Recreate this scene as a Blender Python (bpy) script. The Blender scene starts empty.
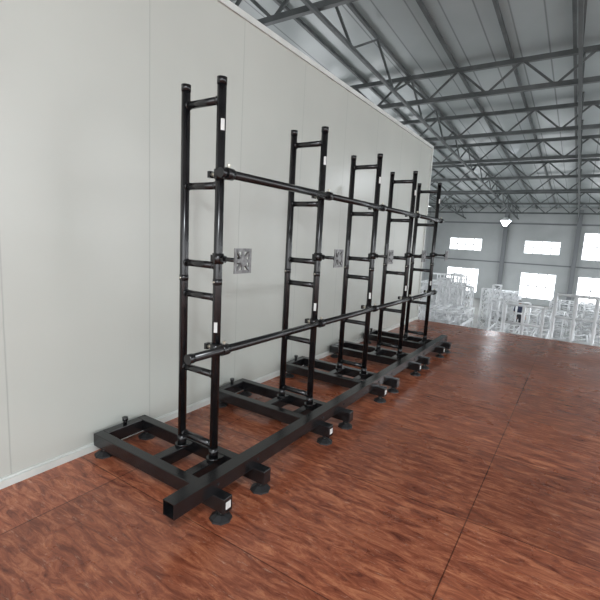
import bpy, bmesh, math, random
from mathutils import Vector, Matrix
random.seed(4)
sc = bpy.context.scene
try:
    sc.view_settings.view_transform = 'Standard'
except Exception: pass

# ---------------------------------------------------------------- camera
ay = Vector((.5505,.0937,-.8296)).normalized()
az = Vector((.0517,.9879,.1459)); az = (az - ay*az.dot(ay)).normalized()
ax = ay.cross(az).normalized()
cam = bpy.data.cameras.new('camera'); co = bpy.data.objects.new('camera', cam)
sc.collection.objects.link(co); sc.camera = co
cam.lens = 25.5; cam.sensor_width = 36; cam.clip_end = 300
co.matrix_world = Matrix.Translation((0,0,1.5)) @ Matrix((ax,ay,az)).to_4x4()

# ---------------------------------------------------------------- materials
def new_mat(name, col, rough=.5, metal=0., spec=.5):
    m = bpy.data.materials.new(name); m.use_nodes = True
    b = m.node_tree.nodes['Principled BSDF']
    b.inputs['Base Color'].default_value = (*col,1)
    b.inputs['Roughness'].default_value = rough
    b.inputs['Metallic'].default_value = metal
    b.inputs['Specular IOR Level'].default_value = spec
    return m
def noisy(m, c1, c2, scale=8, r1=None, r2=None, bump=0):
    nt = m.node_tree; b = nt.nodes['Principled BSDF']
    tc = nt.nodes.new('ShaderNodeTexCoord'); n = nt.nodes.new('ShaderNodeTexNoise')
    n.inputs['Scale'].default_value = scale; n.inputs['Detail'].default_value = 5
    nt.links.new(tc.outputs['Object'], n.inputs['Vector'])
    r = nt.nodes.new('ShaderNodeValToRGB')
    r.color_ramp.elements[0].position=.35; r.color_ramp.elements[1].position=.65
    r.color_ramp.elements[0].color=(*c1,1); r.color_ramp.elements[1].color=(*c2,1)
    nt.links.new(n.outputs['Fac'], r.inputs['Fac']); nt.links.new(r.outputs['Color'], b.inputs['Base Color'])
    if r1 is not None:
        mr = nt.nodes.new('ShaderNodeMapRange'); mr.inputs['To Min'].default_value=r1; mr.inputs['To Max'].default_value=r2
        nt.links.new(n.outputs['Fac'], mr.inputs['Value']); nt.links.new(mr.outputs['Result'], b.inputs['Roughness'])
    return m
M_black = noisy(new_mat('black_powder_coat',(.009,.009,.010),.3,0,.6), (.006,.006,.007),(.011,.011,.012), 20, .18,.28)
M_rubber = new_mat('black_foot_plastic',(.012,.012,.013),.5)
M_plate = noisy(new_mat('zinc_plate',(.20,.20,.20),.4,.4), (.10,.10,.10),(.22,.22,.22), 40)
M_label = new_mat('white_label',(.62,.62,.60),.6)
M_chrome = new_mat('bolt_zinc',(.55,.52,.44),.3,.8)
M_white = noisy(new_mat('baseboard_white',(.62,.64,.61),.4), (.56,.58,.55),(.66,.68,.65), 3)
M_steel = noisy(new_mat('roof_steel_grey',(.09,.10,.10),.5), (.07,.08,.08),(.12,.13,.13), 2)
M_alu = noisy(new_mat('aluminium_truss',(.85,.86,.87),.35,.15), (.76,.77,.78),(.9,.91,.92), 3)
M_conc = noisy(new_mat('hall_concrete',(.24,.24,.23),.5), (.19,.19,.18),(.28,.28,.26), .6)
M_hall = noisy(new_mat('hall_wall_paint',(.5,.52,.52),.7), (.42,.44,.44),(.50,.52,.52), .5)
M_col = new_mat('column_grey',(.20,.21,.22),.6)

def panel_mat(name, axis, pitch, off, base, seam, sw=.006):
    m = new_mat(name, base, .27, 0, .5); nt=m.node_tree; b=nt.nodes['Principled BSDF']
    tc = nt.nodes.new('ShaderNodeTexCoord'); s = nt.nodes.new('ShaderNodeSeparateXYZ')
    nt.links.new(tc.outputs['Object'], s.inputs[0])
    a = nt.nodes.new('ShaderNodeMath'); a.operation='ADD'; a.inputs[1].default_value=off
    nt.links.new(s.outputs[axis], a.inputs[0])
    p = nt.nodes.new('ShaderNodeMath'); p.operation='PINGPONG'; p.inputs[1].default_value=pitch/2
    nt.links.new(a.outputs[0], p.inputs[0])
    mr = nt.nodes.new('ShaderNodeMapRange'); mr.inputs['From Max'].default_value=sw
    mr.interpolation_type='SMOOTHSTEP'
    nt.links.new(p.outputs[0], mr.inputs['Value'])
    mx = nt.nodes.new('ShaderNodeMix'); mx.data_type='RGBA'
    mx.inputs['A'].default_value=(*seam,1)
    n = nt.nodes.new('ShaderNodeTexNoise'); n.inputs['Scale'].default_value=1.2
    nt.links.new(tc.outputs['Object'], n.inputs['Vector'])
    r = nt.nodes.new('ShaderNodeValToRGB')
    r.color_ramp.elements[0].position=.3; r.color_ramp.elements[1].position=.7
    r.color_ramp.elements[0].color=(base[0]*.96,base[1]*.96,base[2]*.96,1); r.color_ramp.elements[1].color=(base[0]*1.03,base[1]*1.03,base[2]*1.03,1)
    nt.links.new(n.outputs['Fac'], r.inputs['Fac']); nt.links.new(r.outputs['Color'], mx.inputs['B'])
    nt.links.new(mr.outputs['Result'], mx.inputs['Factor']); nt.links.new(mx.outputs['Result'], b.inputs['Base Color'])
    bp = nt.nodes.new('ShaderNodeBump'); bp.inputs['Strength'].default_value=.25; bp.inputs['Distance'].default_value=.003
    nt.links.new(mr.outputs['Result'], bp.inputs['Height']); nt.links.new(bp.outputs[0], b.inputs['Normal'])
    return m
M_panel = panel_mat('sandwich_panel','Y',.95,-1.98,(.50,.515,.475),(.41,.425,.395),.007)
M_roof = panel_mat('roof_sheet','X',.6,0,(.44,.48,.48),(.22,.24,.24),.03)

def ply():
    m = new_mat('red_film_plywood',(.2,.06,.03),.25,0,.5); nt=m.node_tree; b=nt.nodes['Principled BSDF']; L=nt.links.new
    tc=nt.nodes.new('ShaderNodeTexCoord')
    mp=nt.nodes.new('ShaderNodeMapping'); mp.inputs['Scale'].default_value=(3.5,15,1)
    L(tc.outputs['Object'],mp.inputs[0])
    n=nt.nodes.new('ShaderNodeTexNoise'); n.inputs['Scale'].default_value=1.5; n.inputs['Detail'].default_value=10; n.inputs['Roughness'].default_value=.74; n.inputs['Distortion'].default_value=.9
    L(mp.outputs[0],n.inputs['Vector'])
    r=nt.nodes.new('ShaderNodeValToRGB'); e=r.color_ramp.elements
    e[0].position=.33; e[0].color=(.10,.024,.013,1); e[1].position=.66; e[1].color=(.52,.20,.10,1)
    k=e.new(.5); k.color=(.29,.085,.042,1)
    L(n.outputs['Fac'],r.inputs['Fac'])
    br=nt.nodes.new('ShaderNodeTexBrick'); br.offset=.0
    br.inputs['Scale'].default_value=1; br.inputs['Brick Width'].default_value=1.83; br.inputs['Row Height'].default_value=.915
    br.inputs['Mortar Size'].default_value=.004; br.inputs['Mortar Smooth'].default_value=.4
    br.inputs['Color1'].default_value=(.82,.80,.80,1); br.inputs['Color2'].default_value=(1.15,1.15,1.15,1); br.inputs['Mortar'].default_value=(.32,.28,.26,1)
    mp2=nt.nodes.new('ShaderNodeMapping'); mp2.inputs['Location'].default_value=(.35,.4,0)
    L(tc.outputs['Object'],mp2.inputs[0]); L(mp2.outputs[0],br.inputs['Vector'])
    mu=nt.nodes.new('ShaderNodeMix'); mu.data_type='RGBA'; mu.blend_type='MULTIPLY'; mu.inputs['Factor'].default_value=1
    L(r.outputs['Color'],mu.inputs['A']); L(br.outputs['Color'],mu.inputs['B'])
    n2=nt.nodes.new('ShaderNodeTexNoise'); n2.inputs['Scale'].default_value=3.2; n2.inputs['Detail'].default_value=10; n2.inputs['Roughness'].default_value=.8
    L(mp.outputs[0],n2.inputs['Vector'])
    r2=nt.nodes.new('ShaderNodeValToRGB'); r2.color_ramp.elements[0].position=.57; r2.color_ramp.elements[1].position=.72
    r2.color_ramp.elements[0].color=(0,0,0,1); r2.color_ramp.elements[1].color=(.8,.8,.8,1)
    L(n2.outputs['Fac'],r2.inputs['Fac'])
    m3=nt.nodes.new('ShaderNodeMix'); m3.data_type='RGBA'; m3.inputs['B'].default_value=(.60,.40,.29,1)
    L(r2.outputs['Color'],m3.inputs['Factor']); L(mu.outputs['Result'],m3.inputs['A']); L(m3.outputs['Result'],b.inputs['Base Color'])
    n4=nt.nodes.new('ShaderNodeTexNoise'); n4.inputs['Scale'].default_value=1.1; n4.inputs['Detail'].default_value=6
    L(tc.outputs['Object'],n4.inputs['Vector'])
    mr=nt.nodes.new('ShaderNodeMapRange'); mr.inputs['From Min'].default_value=.3; mr.inputs['From Max'].default_value=.7; mr.inputs['To Min'].default_value=.14; mr.inputs['To Max'].default_value=.42
    L(n4.outputs['Fac'],mr.inputs['Value']); L(mr.outputs['Result'],b.inputs['Roughness'])
    bp=nt.nodes.new('ShaderNodeBump'); bp.inputs['Strength'].default_value=.10; bp.inputs['Distance'].default_value=.006
    L(n.outputs['Fac'],bp.inputs['Height']); L(bp.outputs[0],b.inputs['Normal'])
    b.inputs['Specular IOR Level'].default_value=.55
    return m
M_ply = ply()
def emis(name,col,st):
    m=bpy.data.materials.new(name); m.use_nodes=True; b=m.node_tree.nodes['Principled BSDF']
    b.inputs['Emission Color'].default_value=(*col,1); b.inputs['Emission Strength'].default_value=st
    return m
M_bulb = emis('lamp_bulb',(.85,.9,1),14)

# ---------------------------------------------------------------- mesh builder
class MB:
    def __init__(s): s.bm=bmesh.new(); s.mats=[]
    def mi(s,m):
        if m not in s.mats: s.mats.append(m)
        return s.mats.index(m)
    def box(s,lo,hi,m):
        i=s.mi(m); x0,y0,z0=lo; x1,y1,z1=hi
        v=[s.bm.verts.new(p) for p in ((x0,y0,z0),(x1,y0,z0),(x1,y1,z0),(x0,y1,z0),(x0,y0,z1),(x1,y0,z1),(x1,y1,z1),(x0,y1,z1))]
        for f in ((3,2,1,0),(4,5,6,7),(0,1,5,4),(1,2,6,5),(2,3,7,6),(3,0,4,7)):
            s.bm.faces.new([v[k] for k in f]).material_index=i
    def tube(s,a,b,r,m,n=16,r2=None,smooth=True):
        i=s.mi(m); a=Vector(a); b=Vector(b); r2=r if r2 is None else r2
        d=(b-a).normalized(); u=d.orthogonal().normalized(); w=d.cross(u)
        A=[];B=[]
        for k in range(n):
            t=2*math.pi*k/n; o=u*math.cos(t)+w*math.sin(t)
            A.append(s.bm.verts.new(a+o*r)); B.append(s.bm.verts.new(b+o*r2))
        for k in range(n):
            f=s.bm.faces.new((A[k],A[(k+1)%n],B[(k+1)%n],B[k])); f.material_index=i; f.smooth=smooth
        s.bm.faces.new(A[::-1]).material_index=i; s.bm.faces.new(B).material_index=i
    def bar(s,a,b,w,m):
        s.tube(a,b,w*.7071,m,4,smooth=False)
    def hollow_y(s,x0,x1,y0,y1,z0,z1,t,m):
        s.box((x0,y0,z0),(x1,y1,z0+t),m); s.box((x0,y0,z1-t),(x1,y1,z1),m)
        s.box((x0,y0,z0+t),(x0+t,y1,z1-t),m); s.box((x1-t,y0,z0+t),(x1,y1,z1-t),m)
    def done(s,name,parent=None,loc=(0,0,0),bevel=0):
        bmesh.ops.recalc_face_normals(s.bm,faces=s.bm.faces)
        me=bpy.data.meshes.new(name); s.bm.to_mesh(me); s.bm.free()
        for m in s.mats: me.materials.append(m)
        o=bpy.data.objects.new(name,me); sc.collection.objects.link(o); o.location=loc
        if parent: o.parent=parent
        if bevel:
            b=o.modifiers.new('bevel','BEVEL'); b.width=bevel; b.segments=2; b.limit_method='ANGLE'; b.angle_limit=math.radians(50)
        return o
def empty(name,loc=(0,0,0)):
    e=bpy.data.objects.new(name,None); sc.collection.objects.link(e); e.location=loc; return e

# ---------------------------------------------------------------- stands
XB,XF=-2.00,-1.72
ZB0,ZB1=.055,.14
FY=[1.77,2.87,3.92,4.96,5.97]
R=.0255
RUNGS=[2.21,1.76,1.315,1.13,.668,.225]
BR=((1.82,1.71),(.835,1.50)); XT=-1.655
def levelling_foot(b,x,y,ztop):
    b.tube((x,y,.0),(x,y,.010),.062,M_rubber,8,.060,False)
    b.tube((x,y,.010),(x,y,.030),.056,M_rubber,8,.026,False)
    b.tube((x,y,.025),(x,y,ztop),.011,M_chrome,10)
    b.tube((x,y,.036),(x,y,.048),.020,M_rubber,6,smooth=False)
def clamp(b,x,y,z,xt):
    b.tube((XF,y,z-.026),(XF,y,z+.026),R+.008,M_black,18)
    b.tube((xt,y-.026,z),(xt,y+.026,z),R+.007,M_black,18)
    b.box((XF+.01,y-.022,z-.022),(xt-.01,y+.022,z+.022),M_black)
    b.tube((xt,y,z+.025),(xt,y,z+.050),.006,M_chrome,8)
    b.tube((xt,y,z+.040),(xt,y,z+.050),.011,M_chrome,6,smooth=False)
    b.tube((XF-.06,y-.005,z),(XF-.02,y-.005,z),.012,M_chrome,10)
    b.box((XF-.075,y-.022,z-.018),(XF-.055,y+.016,z+.018),M_black)
for k,y in enumerate(FY):
    root=empty('ladder_truss_stand',(0,y,0))
    b=MB(); w=.065
    y0,y1=-.265,.135
    b.box((-2.56,y0,ZB0),(-1.38,y0+w,ZB1),M_black)
    b.box((-2.56,y1-w,ZB0),(-1.38,y1,ZB1),M_black)
    b.box((-2.56,y0+w,ZB0),(-2.56+w,y1-w,ZB1),M_black)
    for xc in (XB,XF):
        b.box((xc-.032,y0+w,ZB0+.005),(xc+.032,y1-w,ZB1-.003),M_black)
    b.done('base_frame',root,bevel=.004)
    b=MB()
    for yy in (y0+w/2,y1-w/2):
        levelling_foot(b,-1.43,yy,ZB0+.001)
        levelling_foot(b,-2.49,yy,ZB0+.001)
    b.done('levelling_feet',root)
    b=MB()
    b.tube((-2.527,y1-w-.12,ZB1),(-2.527,y1-w-.12,ZB1+.045),.013,M_black,12)
    b.tube((-2.527,y1-w-.12,ZB1+.03),(-2.527,y1-w-.12,ZB1+.05),.02,M_black,12)
    b.box((-1.3795,y0+.014,ZB0+.022),(-1.3785,y0+w-.014,ZB1-.022),M_label)
    b.done('rear_pin_and_label',root)
    b=MB()
    for x in (XB,XF):
        b.tube((x,0,ZB1-.003),(x,0,2.32),R,M_black,20)
        b.tube((x,0,ZB1),(x,0,ZB1+.012),.042,M_black,20)
        b.tube((x,0,ZB1+.012),(x,0,ZB1+.07),R+.003,M_black,20)
        b.tube((x,0,1.205),(x,0,1.24),R+.0018,M_black,20)
        b.tube((x,0,2.29),(x,0,2.325),R+.002,M_black,20)
        b.tube((x-.0,-R-.008,1.222),(x,R+.008,1.222),.005,M_chrome,8)
    for z in RUNGS:
        b.tube((XB,0,z),(XF,0,z),.021,M_black,16)
        for x,sx in ((XB,1),(XF,-1)):
            b.tube((x+sx*.02,0,z),(x+sx*.032,0,z),.024,M_black,16)
    def sticker(za,zb,a0,a1):
        i=b.mi(M_label); rr=R+.0006; pr=None
        for q in range(6):
            t=math.radians(a0+(a1-a0)*q/5); px=XF+rr*math.cos(t); py=rr*math.sin(t)
            c=(b.bm.verts.new((px,py,za)),b.bm.verts.new((px,py,zb)))
            if pr: b.bm.faces.new((pr[0],c[0],c[1],pr[1])).material_index=i
            pr=c
    sticker(2.05,2.11,-50,0); sticker(.93,.99,-80,-35)
    b.done('ladder',root)
    b=MB()
    for z,_ in BR: clamp(b,XF,0,z,XT)
    b.done('clamps',root)
    b=MB(); z=1.356; px=-1.535
    b.tube((XF,0,z),(px-.012,0,z),.0125,M_black,14)
    b.tube((XF,0,z-.03),(XF,0,z+.03),R+.007,M_black,20)
    b.box((XF-.04,-.02,z-.02),(XF-.02,.02,z+.02),M_black)
    b.tube((XF+.035,0,z),(XF+.055,0,z),.022,M_black,6,smooth=False)
    b.tube((px-.035,0,z),(px-.012,0,z),.022,M_black,16)
    h=.068; t=.004; fr=.018
    for s in (-1,1):
        b.box((px-t,-h,z+s*h-(fr if s>0 else 0)),(px+t,h,z+s*h+(0 if s>0 else fr)),M_plate)
        b.box((px-t,s*h-(fr if s>0 else 0),z-h+fr),(px+t,s*h+(0 if s>0 else fr),z+h-fr),M_plate)
    c=h-fr
    for s in (-1,1):
        b.bar((px,-c,z-s*c),(px,c,z+s*c),.013,M_plate)
    b.box((px-t,-.009,z-c),(px+t,.009,z+c),M_plate); b.box((px-t-.001,-c,z-.009),(px+t+.001,c,z+.009),M_plate)
    b.tube((px-.008,0,z),(px+.008,0,z),.028,M_plate,20)
    b.done('display_bracket',root)

for (z,ys) in BR:
    b=MB()
    for i in range(4):
        a=ys if i==0 else FY[i]+.045
        e=FY[i+1]+.035
        b.tube((XT,a,z),(XT,e,z),.0235,M_black,20)
    b.tube((XT,ys+.01,z),(XT,FY[4]+.1,z),.019,M_black,16)
    b.tube((XT,ys-.006,z),(XT,ys+.03,z),.027,M_black,16)
    b.done('horizontal_brace_tube')

b=MB(); b.hollow_y(-1.535,-1.455,1.245,6.16,ZB1,ZB1+.08,.005,M_black)
for y in FY:
    b.tube((-1.456,y-.228,ZB1+.04),(-1.449,y-.228,ZB1+.04),.009,M_black,8)
    b.tube((-1.456,y+.108,ZB1+.04),(-1.449,y+.108,ZB1+.04),.009,M_black,8)
b.done('square_base_beam',bevel=0)

# ---------------------------------------------------------------- building
EY=8.3; FARY=38; GZ=-2.8; HL=-11.5; HR=14; HB=-7
def roofz(y): return 1.5+3.2+.055*(FARY-y)
b=MB(); b.box((-2.7,HB+.2,-.15),(HR-1.5,EY,0),M_ply); b.done('floor')
b=MB(); b.box((-2.7,HB+.2,0),(-2.6,EY,3.28),M_panel); b.done('wall_left')
b=MB()
b.box((-2.6,HB+.2,0),(-2.58,EY,.045),M_white); b.box((-2.6,HB+.2,.045),(-2.592,EY,.055),M_white)
b.done('baseboard_left')
b=MB(); b.box((-2.72,HB+.2,3.28),(-2.58,EY+.01,3.33),M_white); b.done('trim_1')
b=MB(); b.box((-2.72,EY,0),(-2.58,EY+.04,3.33),M_white); b.done('trim_2')
b=MB(); b.box((HL,HB,GZ-.1),(HR,FARY+.3,GZ),M_conc); b.done('floor_hall')
b=MB()
b.box((-2.6,EY-.2,-.45),(HR-1.6,EY-.05,-.15),M_col)
b.box((-2.6,0,-.45),(HR-1.6,.15,-.15),M_col)
for x in (-2.4,2,6.5,11):
    for y in (EY-.2,0): b.box((x,y,GZ),(x+.15,y+.15,-.45),M_col)
b.done('mezzanine_frame')
b=MB(); bm=b.bm; i=b.mi(M_roof)
vs=[bm.verts.new(p) for p in ((HL,HB,roofz(HB)),(HR,HB,roofz(HB)),(HR,FARY,roofz(FARY)),(HL,FARY,roofz(FARY)),
    (HL,HB,roofz(HB)+.1),(HR,HB,roofz(HB)+.1),(HR,FARY,roofz(FARY)+.1),(HL,FARY,roofz(FARY)+.1))]
for f in ((3,2,1,0),(4,5,6,7),(0,1,5,4),(1,2,6,5),(2,3,7,6),(3,0,4,7)): bm.faces.new([vs[q] for q in f])
b.done('ceiling')
b=MB()
x=HL+.4
while x<HR:
    b.bar((x,HB,roofz(HB)-.06),(x,FARY,roofz(FARY)-.06),.07,M_steel); x+=1.3
b.done('roof_purlins')
for yy in [-4,1.5,7,12,15.5,19,22.5,26,30.5,35]:
    b=MB(); zt=roofz(yy)-.14; zb=zt-.66
    b.bar((HL,yy,zt),(HR,yy,zt),.11,M_steel); b.bar((HL,yy,zb),(HR,yy,zb),.11,M_steel)
    x=HL; up=True
    while x<HR-.1:
        x2=min(x+.75,HR)
        b.bar((x,yy,zb if up else zt),(x2,yy,zt if up else zb),.055,M_steel)
        x=x2; up=not up
    b.done('roof_truss')
for xx in [-8.5,-4.5,-.5,3.5,7.5]:
    b=MB(); 
    P=lambda y,d: (xx,y,roofz(y)-.2-d)
    b.bar(P(-6,.7),P(FARY,.7),.07,M_steel)
    y=-6; up=True
    while y<FARY-1.2:
        b.bar(P(y,.7 if up else 0),P(y+1.2,0 if up else .7),.045,M_steel); y+=1.2; up=not up
    b.done('longitudinal_roof_brace')
def wall_y(name,y,t,x0,x1,z0,z1,ops,mat):
    b=MB(); xs=sorted({x0,x1,*[o[0] for o in ops],*[o[1] for o in ops]}); zs=sorted({z0,z1,*[o[2] for o in ops],*[o[3] for o in ops]})
    for i in range(len(xs)-1):
        for j in range(len(zs)-1):
            cx=(xs[i]+xs[i+1])/2; cz=(zs[j]+zs[j+1])/2
            if any(o[0]<cx<o[1] and o[2]<cz<o[3] for o in ops): continue
            b.box((xs[i],y,zs[j]),(xs[i+1],y+t,zs[j+1]),mat)
    return b.done(name)
wx=[(-9.6,-7.0),(-3.85,-1.4),(.0,3.5),(6.8,10.2)]
ops=[]
for a,c in wx:
    top=(1.16,2.16) if a<-.5 else (.9,2.9)
    ops.append((a,c,*top)); ops.append((a,c,-2.35,-.34))
wall_y('wall_far',FARY,.2,HL,HR,GZ,roofz(FARY),ops,M_hall)
M_frame=new_mat('window_frame_alu',(.5,.52,.54),.4,.3)
for i,o in enumerate(ops):
    b=MB(); a,c,z0,z1=o
    n=4
    for q in range(n+1):
        x=a+(c-a)*q/n; b.box((x-.03,FARY-.02,z0),(x+.03,FARY+.06,z1),M_frame)
    for z in (z0,z1,(z0+z1)/2): b.box((a,FARY-.02,z-.03),(c,FARY+.06,z+.03),M_frame)
    b.done('window_%d'%(i+1))
def wall_x(name,x,t,y0,y1,z0,z1,ops,mat):
    b=MB(); ys=sorted({y0,y1,*[o[0] for o in ops],*[o[1] for o in ops]}); zs=sorted({z0,z1,*[o[2] for o in ops],*[o[3] for o in ops]})
    for i in range(len(ys)-1):
        for j in range(len(zs)-1):
            cy=(ys[i]+ys[i+1])/2; cz=(zs[j]+zs[j+1])/2
            if any(o[0]<cy<o[1] and o[2]<cz<o[3] for o in ops): continue
            b.box((x,ys[i],zs[j]),(x+t,ys[i+1],zs[j+1]),mat)
    return b.done(name)
ops2=[(y,y+4.8,.4,4.6) for y in (-6,-.5,5,10.5,16,21.5,27,32.5)]+[(y,y+4.6,-2.2,-.3) for y in (10.5,16,21.5,27,32.5)]
wall_x('wall_right',HR,.2,HB,FARY,GZ,roofz(FARY),ops2,M_hall)
wall_x('wall_hall_left',HL-.2,.2,HB,FARY,GZ,roofz(FARY),[(y,y+4.5,-2,2.8) for y in (10,16,22,28)],M_hall)
wall_y('wall_back',HB-.2,.2,HL,HR,GZ,roofz(HB),[(-2.2,13,.2,6)],M_hall)
for x in (-5.3,-.4,5.8,11.5):
    b=MB(); y=FARY-.35
    b.box((x-.15,y,GZ),(x+.15,y+.02,roofz(y)-.2),M_col); b.box((x-.15,y+.26,GZ),(x+.15,y+.28,roofz(y)-.2),M_col); b.box((x-.015,y+.02,GZ),(x+.015,y+.26,roofz(y)-.2),M_col)
    b.done('steel_column')
b=MB(); b.box((HL,FARY-.06,3.4),(HR,FARY-.001,3.52),M_col); b.box((HL,FARY-.06,.3),(HR,FARY-.001,.4),M_col); b.done('trim_3')

def lamp(x,y,z,power,col=(.9,.95,1),s=1.0):
    root=empty('high_bay_lamp',(x,y,z))
    b=MB()
    b.tube((0,0,.05),(0,0,.16),.06*s,M_col,16); b.tube((0,0,.05),(0,0,-.16),.07*s,M_alu,24,.22*s)
    b.tube((0,0,.16),(0,0,roofz(y)-z-.2),.012,M_col,8)
    b.done('shade',root)
    b=MB(); b.tube((0,0,-.165),(0,0,-.22),.20*s,M_bulb,24,.16*s)
    b.tube((0,0,-.22),(0,0,-.30*s),.16*s,M_bulb,24,.06*s); b.done('bulb',root)
    l=bpy.data.lights.new('lamp_light','AREA'); l.shape='DISK'; l.size=.4; l.energy=power; l.color=col
    lo=bpy.data.objects.new('lamp_light',l); sc.collection.objects.link(lo); lo.parent=root; lo.location=(0,0,-.31*s-.02)
lamp(-4.27,30,3.35,300,s=1.6)
lamp(3.5,28,3.3,200)  # added lamp out of view, extra light for the far hall
lamp(3.5,17,4.3,300)  # added lamp beyond the right edge, extra light for the middle hall
lamp(1.5,-2,5.0,260)  # added unseen lamp behind the camera, lights the mezzanine

# ---------------------------------------------------------------- stacked aluminium trusses
def box_truss(b,p,axis,L,w=.3,r=.024):
    p=Vector(p); a=Vector(axis).normalized()
    u=Vector((0,0,1)) if abs(a.z)<.5 else Vector((1,0,0)); v=a.cross(u).normalized()
    C=[p+u*i*w+v*j*w for i,j in ((0,0),(1,0),(1,1),(0,1))]
    for c in C: b.tube(c,c+a*L,r,M_alu,6)
    n=max(2,int(L/w*.9)); st=L/n
    for q in range(4):
        A=C[q];B=C[(q+1)%4]
        for k in range(n):
            if k%2==0: b.tube(A+a*st*k,B+a*st*(k+1),r*.6,M_alu,5)
            else: b.tube(B+a*st*k,A+a*st*(k+1),r*.6,M_alu,5)
        b.tube(A,B,r*.8,M_alu,5); b.tube(A+a*L,B+a*L,r*.8,M_alu,5)
def stack(x,y,h,nx=4):
    b=MB(); z=GZ+.022
    while z+.33<GZ+h:
        for k in range(nx): box_truss(b,(x+k*.37+random.uniform(-.02,.02),y,z),(0,1,0),1.8+random.uniform(-.1,.1))
        z+=.35
    b.done('aluminium_truss_stack')
def uprights(x,y,hs):
    b=MB()
    for k,h in enumerate(hs): box_truss(b,(x+k*.42,y,GZ+.02),(0,0,1),h,.3,.026)
    b.box((x-.1,y-.36,GZ),(x+len(hs)*.42,y+.06,GZ+.02),M_alu)
    b.done('upright_aluminium_truss_group')
def rack(x,y,h,n,r=.032,gap=.36):
    b=MB()
    for k in range(n): b.tube((x+k*.38,y,GZ),(x+k*.38,y,GZ+h),r,M_alu,8)
    q=GZ+h
    while q>GZ+.2:
        b.tube((x,y,q),(x+(n-1)*.38,y,q),r*.85,M_alu,6); q-=gap
    for xx in (x,x+(n-1)*.38): b.tube((xx,y-.3,GZ+.03),(xx,y+.3,GZ+.03),.03,M_alu,8)
    b.done('aluminium_frame_rack')
rack(-1.3,10.6,3.05,3,.036,.42); rack(-.35,10.9,3.35,6,.038,.5)
stack(-3.6,12,2.6,3); stack(-1.9,12,2.3,4); stack(.1,12,2.2,4)
uprights(-4.1,15.2,[3.1,3.3,2.9]); rack(-2.3,15.2,2.6,4); 
stack(-5.0,16.5,2.9,4); stack(-1.3,16.5,2.3,3); stack(.3,16.5,2.6,3)
rack(-5.6,19.6,3.0,5); uprights(-3.4,19.6,[2.5,2.7])
stack(-6.6,21,2.6,5); stack(-.9,21,2.3,5)
rack(-7.2,25,2.6,6); stack(-4.5,27,1.9,5)

# ---------------------------------------------------------------- worker in the hall
def person(x,y,rot,shirt,trouser):
    root=empty('worker',(x,y,GZ)); root.rotation_euler=(0,0,rot)
    skin=new_mat('skin',(.45,.27,.19),.5); hair=new_mat('hair',(.015,.012,.01),.5)
    def skinned(name,pts,edges,rad,mat,lv=1):
        me=bpy.data.meshes.new(name); me.from_pydata(pts,edges,[]); o=bpy.data.objects.new(name,me); sc.collection.objects.link(o)
        o.parent=root; me.materials.append(mat)
        s=o.modifiers.new('skin','SKIN'); s.use_smooth_shade=True
        for i,r in enumerate(rad): 
            me.skin_vertices[0].data[i].radius=r if isinstance(r,tuple) else (r,r)
        me.skin_vertices[0].data[0].use_root=True
        ss=o.modifiers.new('sub','SUBSURF'); ss.levels=lv; ss.render_levels=lv
    skinned('trousers',[(0,0,.95),(.10,0,.86),(.12,.01,.48),(.13,-.02,.09),(-.10,0,.86),(-.12,.03,.48),(-.14,.0,.09),(0,0,1.02)],[(0,1),(1,2),(2,3),(0,4),(4,5),(5,6),(0,7)],[(.15,.11),.085,.065,.055,.085,.065,.055,(.15,.11)],trouser)
    skinned('shirt',[(0,0,1.0),(0,0,1.2),(0,0,1.38),(0,0,1.46),(.19,0,1.40),(.25,.0,1.14),(-.19,0,1.40),(-.25,.0,1.14)],[(0,1),(1,2),(2,3),(2,4),(4,5),(2,6),(6,7)],[(.16,.11),(.16,.11),(.17,.10),.07,.065,.05,.065,.05],shirt)
    skinned('forearm_r',[(.25,0,1.15),(.24,-.14,.97),(.235,-.18,.92),(.23,-.22,.85)],[(0,1),(1,2),(2,3)],[.04,.028,(.04,.018),(.036,.014)],skin)
    skinned('forearm_l',[(-.25,0,1.15),(-.24,-.14,.97),(-.235,-.18,.92),(-.23,-.22,.85)],[(0,1),(1,2),(2,3)],[.04,.028,(.04,.018),(.036,.014)],skin)
    for s in (-1,1):
        for f in range(4):
            skinned('finger_%d'%f,[(s*.23+(f-1.5)*.018,-.22,.855),(s*.23+(f-1.5)*.019,-.235,.81),(s*.23+(f-1.5)*.019,-.225,.78)],[(0,1),(1,2)],[.009,.008,.007],skin,0)
        skinned('thumb',[(s*.235-s*.035,-.19,.90),(s*.235-s*.06,-.21,.86),(s*.235-s*.06,-.225,.83)],[(0,1),(1,2)],[.011,.009,.008],skin,0)
    skinned('head',[(0,0,1.44),(0,-.01,1.53),(0,-.015,1.60),(0,-.01,1.68)],[(0,1),(1,2),(2,3)],[.05,.058,(.08,.09),(.075,.085)],skin,2)
    skinned('hair',[(0,.02,1.60),(0,.01,1.68),(0,.005,1.715)],[(0,1),(1,2)],[(.082,.085),(.084,.094),(.06,.07)],hair,2)
    b=MB()
    b.tube((0,-.10,1.60),(0,-.125,1.58),.010,skin,8,.014)
    for s in (-1,1):
        b.tube((s*.03,-.095,1.625),(s*.03,-.103,1.625),.010,hair,8); b.tube((s*.078,0,1.60),(s*.092,0.005,1.605),.022,skin,8,.018)
    b.box((-.022,-.100,1.548),(.022,-.094,1.554),new_mat('lips',(.35,.13,.1),.5))
    b.done('face',root)
    b=MB()
    for s in (-1,1): b.box((s*.135-.045,-.17,0),(s*.135+.045,.09,.085),hair)
    b.done('shoes',root,bevel=.02)
person(-2.3,24,.6,new_mat('shirt_navy',(.03,.04,.08),.8),new_mat('trousers_grey',(.05,.05,.06),.8))

# ---------------------------------------------------------------- light
w=bpy.data.worlds.new('sky'); sc.world=w; w.use_nodes=True
bg=w.node_tree.nodes['Background']; bg.inputs[0].default_value=(.94,.97,1,1); bg.inputs[1].default_value=3.5
